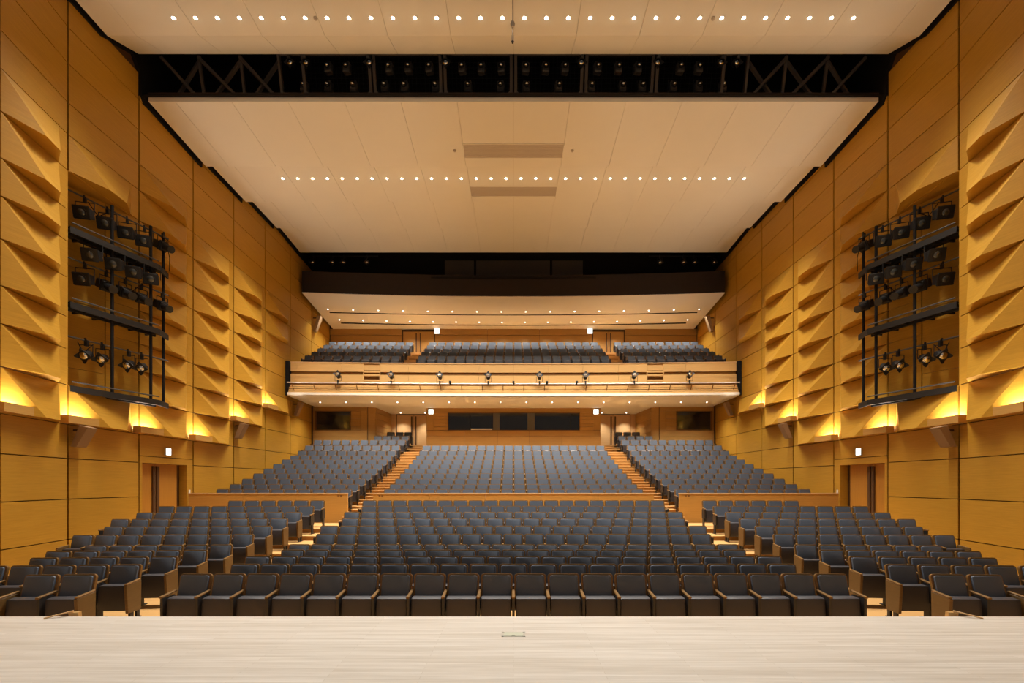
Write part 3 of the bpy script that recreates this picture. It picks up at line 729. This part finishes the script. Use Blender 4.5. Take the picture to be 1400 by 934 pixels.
# lamp rail in front of the balcony
rl = empty('lamp_rail', (0, 0, 0)); tag(rl, 'slim metal lamp rail running along the balcony front', 'rail')
MB().tube([(x, yb(x) - 0.42, 5.555) for x in seg], 0.035, 8).build('pipe', M['rail'], rl)
for i in range(22):
    x = -12.3 + i * (24.6 / 21)
    MB().tube([(x, yb(x) - 0.42, 5.535), (x * 0.996, yb(x) - 0.30, 5.496), (x * 0.99, yb(x) - 0.22, 5.201)], 0.022, 6).build('bracket', M['fascia_dark'], rl)
for k, px in enumerate((468, 538, 603, 668, 737, 799, 864, 937)):
    x = (px - 702) * 27.4 / 661
    o = stage_lamp('pot', (x, yb(x) - 0.42, 5.555), 0, 'small black barn door lamp on balcony rail, %s from the left' % ORD[k], 'lamps on the balcony rail', 1.15)
    o.rotation_euler = (0, R(180), 0)
for k, px in enumerate((617, 702, 747, 787)):
    x = (px - 702) * 27.4 / 661
    o = empty('rail_camera', (x, yb(x) - 0.46, 5.555)); tag(o, 'tiny dark camera clamped to balcony rail, %s from the left' % ORD[k], 'camera', 'small devices on the balcony rail')
    MB().box(-0.06, 0.06, -0.1, 0.06, 0.03, 0.14).build('body', M['fixture'], o); MB().cyl((0, -0.13, 0.085), (0, -0.1, 0.085), 0.035, 10).build('lens', M['lens_dark'], o)
    MB().box(-0.03, 0.03, -0.04, 0.09, -0.08, 0.03).build('clamp', M['fixture'], o)
# upper ceiling over the balcony with its dark fascia
uc = strip(seg, yu, 0.0, 0.25, 11.25, 12.52).build('ceiling_balcony_front', M['darkbrown'])
struct(uc, 'dark brown curved front band above the balcony', 'ceiling')
m = MB()
for xa, xb in zip(seg[:-1], seg[1:]):
    m.hexa([(xa, yu(xa), 11.22), (xb, yu(xb), 11.22), (xb, 33.5, 10.64), (xa, 33.5, 10.64)], [(xa, yu(xa), 11.27), (xb, yu(xb), 11.27), (xb, 33.5, 10.72), (xa, 33.5, 10.72)])
bc = m.build('ceiling_balcony', M['soffit']); struct(bc, 'beige sloping ceiling above the balcony seats', 'ceiling')
MB().box(-12.65, 12.65, 30.4, 33.6, 11.3, 16.5).build('void_wall', M['black'], uc)
MB().box(-12.65, 12.65, 29.0, 30.4, 12.3, 12.4).build('ledge_floor', M['black'], uc)
def zc(y, x=0.0): return 11.22 - (y - yu(x)) * 0.58 / (33.5 - yu(x))
for yy0, span, cat_row in ((31.35, 11.75, 'front'), (32.8, 11.55, 'rear')):
    crv = lambda x, yy0=yy0: yy0 - 0.5 * (x / 12.7) ** 2
    sl = strip([-span + i * span / 8 for i in range(17)], crv, -0.035, 0.035, zc(yy0) - 0.02, zc(yy0) + 0.12).build('track_slot', M['black'], bc)
    for i in range(16):
        x = (i - 7.5) * (span - 0.05) * 2 / 15
        y = crv(x) - 0.45
        downlight(x, y, zc(y, x) - 0.006, False, L_BALC, 'small downlight in the %s row of the balcony ceiling, %s from the left' % (cat_row, ORD[i]), 'downlights over the balcony')
for i in range(16):
    x = (i - 7.5) * 1.525
    downlight(x, 28.6, 4.812, False, L_SOFF, 'small downlight under the balcony, %s from the left' % ORD[i], 'downlights under the balcony')
for s in (-1, 1):
    for i, x in enumerate((5.95, 7.6)):
        downlight(s * x, 32.55, 4.765, False, L_LOBBY, 'small downlight in front of the %s rear door, %s from the centre' % (SIDE[s], ORD[i]), 'downlights under the balcony')
# follow-spot windows and lamps in the dark band
for k, (xa, xb) in enumerate(((608, 648), (651, 752), (755, 797))):
    X0, X1 = (xa - 702) * 30.3 / 661, (xb - 702) * 30.3 / 661
    w = MB().box(X0, X1, 30.33, 30.38, 12.75, 13.98).build('window_%d' % (k + 1), M['glass_grey'])
    struct(w, ('left narrow', 'wide middle', 'right narrow')[k] + ' dim follow-spot booth window in the dark band', 'window')
    f = MB(); f.box(X0 - 0.05, X0, 30.30, 30.38, 12.7, 14.03); f.box(X1, X1 + 0.05, 30.30, 30.38, 12.7, 14.03); f.box(X0, X1, 30.30, 30.38, 13.98, 14.03)
    f.build('window_frame', M['black'], w)
for s in (-1, 1):
    for k, px in enumerate((247, 232, 200, 274)):
        x = s * px * 29.6 / 661
        stage_lamp('pot', (x, 29.6, 13.9), 0, 'round lamp in the dark band above the balcony, %s from the %s wall' % (ORD[(1, 2, 3, 0)[k]], SIDE[s]), 'lamps in the dark band', 1.0)
    MB().cyl((s * 8.3, 29.6, 13.92), (s * 12.6, 29.6, 13.92), 0.03, 8).build('lamp_pipe', M['steel'], uc)

# balcony rear wall with doors
wr = MB().box(-12.68, 12.68, 33.46, 33.6, 7.9, 10.7).build('wall_balcony_rear', M['joint'])
struct(wr, 'board-clad rear wall of the balcony', 'wall')
segs_x = [(-12.66, -7.72), (-5.42, -1.8), (-1.8, 1.8), (1.8, 5.42), (7.72, 12.66)]
for xa, xb in segs_x:
    zz = [8.2, 8.85, 9.30, 9.78, 10.24, 10.68]
    for q, (z0, z1) in enumerate(zip(zz[:-1], zz[1:])):
        MB().box(xa + 0.01, xb - 0.01, 33.40 - (0.04 if q % 2 == 0 else 0.0), 33.46, z0 + 0.012, z1 - 0.012).build('board', M['rear'], wr)
def double_door(idx, xc, w, y, z0, z1, label, mat='door'):
    d = MB().box(xc - w / 2 - 0.06, xc + w / 2 + 0.06, y, y + 0.05, z0, z1 + 0.06).build('door_%d' % idx, M['joint'])
    struct(d, label, 'door')
    for sgn in (-1, 1):
        a, b = sorted((xc + sgn * 0.012, xc + sgn * w / 2))
        lf = MB().box(a, b, y - 0.05, y, z0, z1).build('leaf', M[mat], d)
        xx = xc + sgn * 0.14
        MB().box(xx - 0.045, xx + 0.045, y - 0.10, y - 0.05, z0 + 0.1, z1 - 0.12).build('pull', M['joint'], lf)
for s in (-1, 1):
    double_door(3 if s < 0 else 4, s * 6.55, 2.1, 33.38, bal_floor[4], 10.46, 'dark wooden double door at the back of the balcony, %s aisle' % SIDE[s], 'rear')

# ------------------------------------------------------------------ rear wall of the stalls
# centre control booth
wc = MB().box(-5.55, 5.55, 30.86, 31.3, ZF, 4.98).build('wall_booth', M['joint'])
struct(wc, 'board-clad control booth wall behind the centre stalls', 'wall')
def Xp(px, y): return (px - 702) * y / 661
def Zp(py, y): return (661 - py) * y / 661
Y0 = 30.8
wx0, wx1 = Xp(613, Y0), Xp(792, Y0)
wz0, wz1 = Zp(588, Y0), Zp(565, Y0)
ZT = 4.84
for z0, z1 in zip([1.2, wz0 - 0.38, ], [wz0 - 0.38, wz0 - 0.02]):
    xs = [-5.55, -3.1, -1.0, 1.0, 3.1, 5.55]
    for xa, xb in zip(xs[:-1], xs[1:]):
        MB().box(xa + 0.006, xb - 0.006, Y0, 30.86, z0 + 0.008, z1 - 0.008).build('board', M['rear'], wc)
MB().box(-5.55, 5.55, Y0, 30.86, wz1 + 0.02, ZT).build('board', M['rear'], wc)
for s in (-1, 1):
    xi = abs(wx0 if s < 0 else wx1) + 0.02
    n = 5
    for q in range(n):
        z0 = wz0 - 0.02 + (wz1 - wz0 + 0.04) * q / n; z1 = wz0 - 0.02 + (wz1 - wz0 + 0.04) * (q + 1) / n
        a, b = sorted((s * xi, s * 5.08))
        MB().box(a, b, Y0 - (0.03 if q % 2 else 0), 30.86, z0 + 0.01, z1 - 0.01).build('board', M['rear'], wc)
    a, b = sorted((s * 5.09, s * 5.55))
    MB().box(a, b, Y0, 30.86, wz0, wz1).build('board', M['rear'], wc)
w = MB().box(wx0, wx1, 30.83, 30.86, wz0, wz1).build('window_4', M['glass'])
struct(w, 'long black control booth window behind the centre stalls', 'window')
for a, b in ((674, 683), (721, 731)):
    MB().box(Xp(a, Y0), Xp(b, Y0), 30.80, 30.83, wz0, wz1).build('blind', M['blind'], w)
for a in (643, 780):
    MB().box(Xp(a, Y0) - 0.02, Xp(a, Y0) + 0.02, 30.80, 30.83, wz0, wz1).build('mullion', M['steel'], w)
MB().box(Xp(644, Y0), Xp(673, Y0), 30.79, 30.83, wz0, wz0 + 0.09).build('pale_desk_edge', M['white'], w)
fo = MB()
fo.box(wx0 - 0.04, wx1 + 0.04, 30.77, 30.83, wz0 - 0.04, wz0); fo.box(wx0 - 0.04, wx1 + 0.04, 30.77, 30.83, wz1, wz1 + 0.04)
fo.box(wx0 - 0.04, wx0, 30.77, 30.83, wz0, wz1); fo.box(wx1, wx1 + 0.04, 30.77, 30.83, wz0, wz1)
fo.build('window_frame', M['fascia_dark'], w)
for s in (-1, 1):
    # outer rear walls with small windows
    Y1 = 30.42
    wo = MB().box(*sorted((s * 9.15, s * 12.68)), Y1 + 0.05, Y1 + 0.3, ZF, 4.9).build('wall_rear_%s' % SIDE[s], M['joint'])
    struct(wo, 'board-clad rear wall with a dark window on the %s' % SIDE[s], 'wall')
    xa, xb = s * Xp(702 + 223, Y1), s * Xp(702 + 270, Y1)
    z0, z1 = Zp(587.5, Y1), Zp(563, Y1)
    win = MB().box(*sorted((xa, xb)), Y1 + 0.02, Y1 + 0.05, z0, z1).build('window_%d' % (5 if s < 0 else 6), M['glass'])
    struct(win, 'small dark reflecting window in the rear wall on the %s' % SIDE[s], 'window')
    f = MB()
    for q in (xa, xb): f.box(q - 0.03, q + 0.03, Y1 - 0.04, Y1 + 0.05, z0 - 0.03, z1 + 0.03)
    f.box(*sorted((xa, xb)), Y1 - 0.04, Y1 + 0.05, z0 - 0.03, z0); f.box(*sorted((xa, xb)), Y1 - 0.04, Y1 + 0.05, z1, z1 + 0.03)
    f.build('window_frame', M['fascia_dark'], win)
    rect = [(9.2, 12.62, 1.2, z0 - 0.45), (9.2, 12.62, z0 - 0.45, z0 - 0.04), (9.2, 12.62, z1 + 0.04, 4.86), (abs(xb) + 0.04, 12.62, z0 - 0.04, z1 + 0.04)]
    for (a, b, c, d) in rect:
        MB().box(*sorted((s * a + s * 0.005, s * b - s * 0.005)), Y1, Y1 + 0.05, c + 0.006, d - 0.006).build('board', M['rear'], wo)
    for q in range(5):
        c = z0 - 0.04 + (z1 - z0 + 0.08) * q / 5; d = z0 - 0.04 + (z1 - z0 + 0.08) * (q + 1) / 5
        MB().box(*sorted((s * 9.6, s * (abs(xa) - 0.04))), Y1 - (0.03 if q % 2 else 0), Y1 + 0.05, c + 0.006, d - 0.006).build('board', M['rear'], wo)
    MB().box(*sorted((s * 9.2, s * 9.59)), Y1, Y1 + 0.05, z0 - 0.04, z1 + 0.04).build('board', M['rear'], wo)
    # slanted side of the door lobby and its back wall
    lb = MB().prism([(s * 9.15, 30.42), (s * 8.75, 30.60), (s * 8.45, 33.3), (s * 9.3, 33.3)], ZF, 4.9).build('wall_lobby_%s' % SIDE[s], M['rear'])
    struct(lb, 'slanted boarded side wall of the rear door lobby on the %s' % SIDE[s], 'wall')
    for q in range(6):
        zq = 2.5 + q * 0.4
        MB().hexa([(s * 8.74, 30.62, zq), (s * 8.44, 33.28, zq), (s * 8.40, 33.28, zq), (s * 8.70, 30.62, zq)], [(s * 8.74, 30.62, zq + 0.385), (s * 8.44, 33.28, zq + 0.385), (s * 8.40, 33.28, zq + 0.385), (s * 8.70, 30.62, zq + 0.385)]).build('board', M['rear'], lb)
    lw = MB().box(*sorted((s * 4.5, s * 9.0)), 33.3, 33.4, ZF, 4.9).build('wall_lobby_back_%s' % SIDE[s], M['coping'])  # lighter wood tone paints in the lamplight on this wall and its doors
    struct(lw, 'back wall of the rear door lobby, toned pale for its lamplight, on the %s' % SIDE[s], 'wall')
    double_door(5 if s < 0 else 6, s * 6.85, 2.3, 33.28, up_floor[12], 4.72, 'wooden double door under the balcony, toned pale for its lamplight, %s aisle' % SIDE[s], 'coping')

# ------------------------------------------------------------------ parapets of the upper section
def parapet(xa, xb, label, cutsx):
    t = empty('parapet', (0, 0, 0)); tag(t, label, 'parapet', 'parapets along the cross aisle')
    for a, b in zip(cutsx[:-1], cutsx[1:]):
        MB().box(a + 0.004, b - 0.004, Y_PAR, Y_PAR + 0.09, Z_CROSS, -0.42).build('panel', M['parapet'], t)
    MB().box(xa, xb, Y_PAR - 0.02, Y_PAR + 0.11, -0.42, -0.375).build('coping', M['coping'], t)
    for a in ((xa + 0.25, xa + 0.36) if xa > 0 or abs(xa) < 6 else (xb - 0.36, xb - 0.25)):
        MB().box(a - 0.03, a + 0.03, Y_PAR - 0.012, Y_PAR, -0.50, -0.47).build('seat_plate', M['joint'], t)
parapet(-5.45, 5.45, 'long low orange-brown wooden parapet in front of the upper centre block', [-5.45, -3.27, -1.09, 1.09, 3.27, 5.45])
parapet(-12.62, -6.44, 'low orange-brown wooden parapet in front of the upper left wing', [-12.62, -10.5, -8.4, -6.44])
parapet(6.44, 12.62, 'low orange-brown wooden parapet in front of the upper right wing', [6.44, 8.4, 10.5, 12.62])

# ------------------------------------------------------------------ exit signs
def exit_sign(loc, rz, size, label):
    o = empty('exit_sign', loc, rz); tag(o, label, 'exit sign', 'lit exit signs')
    h = size / 2
    MB().box(-h - 0.015, h + 0.015, 0.0, 0.05, -h - 0.015, h + 0.015).build('case', M['white'], o)
    MB().box(-h, h, -0.008, 0.0, -h, h).build('lit_panel', M['exit'], o)
    g = MB(); k = size
    g.box(0.12 * k, 0.40 * k, -0.011, -0.008, -0.38 * k, -0.33 * k); g.box(0.36 * k, 0.40 * k, -0.011, -0.008, -0.38 * k, 0.38 * k); g.box(0.08 * k, 0.40 * k, -0.011, -0.008, 0.33 * k, 0.38 * k)
    g.cyl((-0.02 * k, -0.011, 0.25 * k), (-0.02 * k, -0.008, 0.25 * k), 0.065 * k, 10)          # running figure
    for p, q in (((-0.04, 0.15), (0.02, -0.05)), ((-0.04, 0.13), (-0.2, 0.02)), ((-0.04, 0.13), (0.14, 0.04)), ((0.02, -0.05), (-0.16, -0.14)), ((-0.16, -0.14), (-0.26, -0.30)), ((0.02, -0.05), (0.12, -0.18)), ((0.12, -0.18), (0.05, -0.34))):
        g.bar((p[0] * k, -0.0095, p[1] * k), (q[0] * k, -0.0095, q[1] * k), 0.003, 0.05 * k)
    g.build('pictogram', M['exitgreen'], o)
for s in (-1, 1):
    exit_sign((s * (XW - 0.06), 17.72, 1.16), R(90) * -s, 0.24, 'white lit exit sign over the %s side door' % SIDE[s])
    exit_sign((s * 5.25, 30.74, 4.56), 0, 0.30, 'white lit exit sign beside the %s end of the control booth' % SIDE[s])
    exit_sign((s * 5.27, 33.28, 10.48), 0, 0.33, 'white lit exit sign beside the %s balcony door' % SIDE[s])

# ------------------------------------------------------------------ seats
P_C, P_W = 0.54, 0.565
def rrect(w, h, r, n=3, r2=0.02):
    """outline, x from -w/2..w/2, t from 0..h; top corners rounded"""
    pts = [(-w / 2, 0), (w / 2, 0)]
    for k in range(n + 1):
        a = k * math.pi / 2 / n; pts.append((w / 2 - r + r * math.cos(a), h - r + r * math.sin(a)))
    for k in range(n + 1):
        a = math.pi / 2 + k * math.pi / 2 / n; pts.append((-w / 2 + r + r * math.cos(a), h - r + r * math.sin(a)))
    return pts
def back_pt(x, t, d):
    """point on the reclined back: t up the slope from its foot, d proud of it towards the stage"""
    sl = R(14)
    zf = 0.38; L = 0.556
    y = -(L - t) * math.sin(sl); z = zf + t * math.cos(sl)
    return (x, y - d * math.cos(sl), z - d * math.sin(sl) * 0.0 + d * math.sin(sl))
def seat_meshes():
    out = {}
    o = rrect(0.515, 0.556, 0.05); n = len(o)
    m = MB(); m.add([back_pt(x, t, 0.012) for x, t in o] + [back_pt(x, t, -0.035) for x, t in o],
                    [tuple(range(n)), tuple(reversed(range(n, 2 * n)))] + [(i, (i + 1) % n, n + (i + 1) % n, n + i) for i in range(n)])
    out['back_shell'] = (m, 'seatwood', 0.006)
    m = MB()
    rings = []
    for ins, d in ((0.032, 0.012), (0.037, 0.045), (0.068, 0.058)):
        oo = rrect(0.515 - 2 * ins, 0.556 - ins - 0.02, max(0.045 - ins * 0.4, 0.015))
        rings += [back_pt(x, t + 0.02 + (ins - 0.032), d) for x, t in oo]
    fs = [tuple(range(2 * n, 3 * n))]
    for k in range(2): fs += [(k * n + i, k * n + (i + 1) % n, (k + 1) * n + (i + 1) % n, (k + 1) * n + i) for i in range(n)]
    m.add(rings, fs); out['backrest'] = (m, 'fabric', 0)
    m = MB().hexa([(-0.236, -0.395, 0.17), (0.236, -0.395, 0.17), (0.236, -0.22, 0.15), (-0.236, -0.22, 0.15)], [(-0.236, -0.36, 0.60), (0.236, -0.36, 0.60), (0.236, -0.20, 0.615), (-0.236, -0.20, 0.615)])
    out['seat'] = (m, 'leather', 0.03)
    return out
def arm_mesh(x):
    return MB().hexa([(x - 0.027, -0.45, 0.615), (x + 0.027, -0.45, 0.615), (x + 0.022, -0.09, 0.655), (x - 0.022, -0.09, 0.655)], [(x - 0.027, -0.45, 0.645), (x + 0.027, -0.45, 0.645), (x + 0.022, -0.09, 0.685), (x - 0.022, -0.09, 0.685)])
def std_mesh(x):
    m = MB().box(x - 0.02, x + 0.02, -0.42, -0.14, 0.30, 0.615); m.box(x - 0.02, x + 0.02, -0.33, -0.20, 0.0, 0.30); m.box(x - 0.03, x + 0.03, -0.40, -0.12, 0.0, 0.02)
    return m
def end_mesh(x):
    m = MB().hexa([(x - 0.025, -0.42, 0.13), (x + 0.025, -0.42, 0.13), (x + 0.025, -0.10, 0.13), (x - 0.025, -0.10, 0.13)], [(x - 0.025, -0.46, 0.615), (x + 0.025, -0.46, 0.615), (x + 0.025, -0.09, 0.655), (x - 0.025, -0.09, 0.655)])
    return m
def leg_mesh(x): return MB().box(x - 0.02, x + 0.02, -0.36, -0.28, 0.0, 0.13).box(x - 0.02, x + 0.02, -0.20, -0.13, 0.0, 0.13).box(x - 0.03, x + 0.03, -0.42, -0.10, 0.0, 0.015)
SG = seat_meshes()
SM = {k: mb.mesh(k, M[mt], bevel=bv, smooth=(k != 'back_shell')) for k, (mb, mt, bv) in SG.items()}
ARM, STD, END, LEG = {}, {}, {}, {}
for p in (P_C, P_W):
    for sg in (-1, 1):
        ARM[p, sg] = arm_mesh(sg * p / 2).mesh('armrest', M['seatwood'], bevel=0.008, segs=1); STD[p, sg] = std_mesh(sg * p / 2).mesh('standard', M['standard'])
        END[p, sg] = end_mesh(sg * p / 2).mesh('end_panel', M['seatwood_shaded'], bevel=0.006, segs=1); LEG[p, sg] = leg_mesh(sg * p / 2).mesh('leg', M['standard'])

rows = []                         # (name of row, block, list of (x, y, z, rz), pitch, aisle ends)
def centre_row(y, z, n, nm, block='centre block', pitch=P_C):
    rows.append((nm, block, [((i - (n - 1) / 2) * pitch, y, z, 0.0) for i in range(n)], pitch, (False, False)))
def wing_row(s, x_in, y, z, n, ang, nm, block):
    a = R(ang); pts = []
    for i in range(n):
        d = (i + 0.5) * P_W
        pts.append((s * (x_in + d * math.cos(a)), y - d * math.sin(a), z, a * -s * -1 if False else (a * s * -1)))
    if s < 0: pts = list(reversed(pts)); ends = (n < 9, True)
    else: ends = (True, n < 9)
    rows.append((nm, block, pts, P_W, ends))
nW = [2, 5, 5, 6, 6, 8, 8, 9, 9, 9, 6]
ORDR = ['front'] + ORD[1:]
for j in range(11):
    centre_row(row_y(j), low_floor[j], 20 if j % 2 == 0 else 19, ORDR[j] + ' row')
    for s in (-1, 1):
        wing_row(s, 6.70, row_y(j) - 0.02, low_floor[j], nW[j], 4.0 if j < 5 else 3.2, ORDR[j] + ' row', '%s wing' % SIDE[s])
N_LOW = len(rows)
for k in range(10):
    centre_row(up_y(k), up_floor[k], 20, 'upper')
for k in range(13):
    for s in (-1, 1):
        n = 10 if k < 11 else (4 if k == 11 else 3)
        wing_row(s, 6.68 if k < 10 else 6.55, up_y(k), up_floor[k], n, 0.6, 'upper', 'wing')
for k in range(5):
    centre_row(bal_y[k], bal_floor[k], 20, 'balcony', pitch=0.565)
    for s in (-1, 1): wing_row(s, 6.65, bal_y[k], bal_floor[k], 10, 1.0, 'balcony', 'wing')

far = MB(); FM = ['seatwood', 'fabric', 'leather', 'standard']
def bevelled(mb, bv):             # reuse the finished mesh of a part
    return None
def mesh_vf(me): return [tuple(v.co) for v in me.vertices], [tuple(p.vertices) for p in me.polygons]
VF = {}
def far_add(me, mi, M4):
    if me.name not in VF: VF[me.name] = mesh_vf(me)
    v, f = VF[me.name]
    far.cur = mi
    far.add([M4 @ Vector(p) for p in v], f)
LO = {}                           # lighter meshes for the far seats
for k, (mb, mt, bv) in SG.items(): LO[k] = mb.mesh('far_' + k, M[mt], bevel=0.02 if k == 'seat' else 0, segs=1)
count = 0
for ri, (nm, block, pts, pitch, ends) in enumerate(rows):
    n = len(pts)
    near = ri < 27                # rows one to nine: the seats that show largest
    for i, (x, y, z, rz) in enumerate(pts):
        if near:
            o = empty('auditorium_seat', (x, y, z), rz)
            if block == 'centre block': which = '%s from the left' % ORD[i]
            else: which = '%s from the aisle' % ORD[(n - 1 - i) if 'left' in block else i]
            tag(o, 'charcoal seat with wooden shell, %s, %s of the %s' % (which, nm, block), 'seat', 'seats in the stalls')
            for k, me in SM.items(): link(k, me, o)
            link('armrest', ARM[pitch, -1], o)
            if i == 0 and ends[0]: link('end_panel', END[pitch, -1], o); link('leg', LEG[pitch, -1], o)
            else: link('standard', STD[pitch, -1], o)
            if i == n - 1:
                link('armrest', ARM[pitch, 1], o)
                if ends[1]: link('end_panel', END[pitch, 1], o); link('leg', LEG[pitch, 1], o)
                else: link('standard', STD[pitch, 1], o)
            count += 1
        else:
            M4 = Matrix.Translation((x, y, z)) @ Matrix.Rotation(rz, 4, 'Z')
            far_add(LO['back_shell'], 0, M4); far_add(LO['backrest'], 1, M4); far_add(LO['seat'], 2, M4)
            far_add(ARM[pitch, -1], 0, M4); far_add(STD[pitch, -1], 3, M4)
            if i == n - 1: far_add(ARM[pitch, 1], 0, M4); far_add(STD[pitch, 1], 3, M4)
fs = far.build('far_seats', [M[k] for k in FM])
tag(fs, 'hundreds of dark grey seats in the rear stalls and on the balcony', 'seats', kind='stuff')
print('near seats', count)
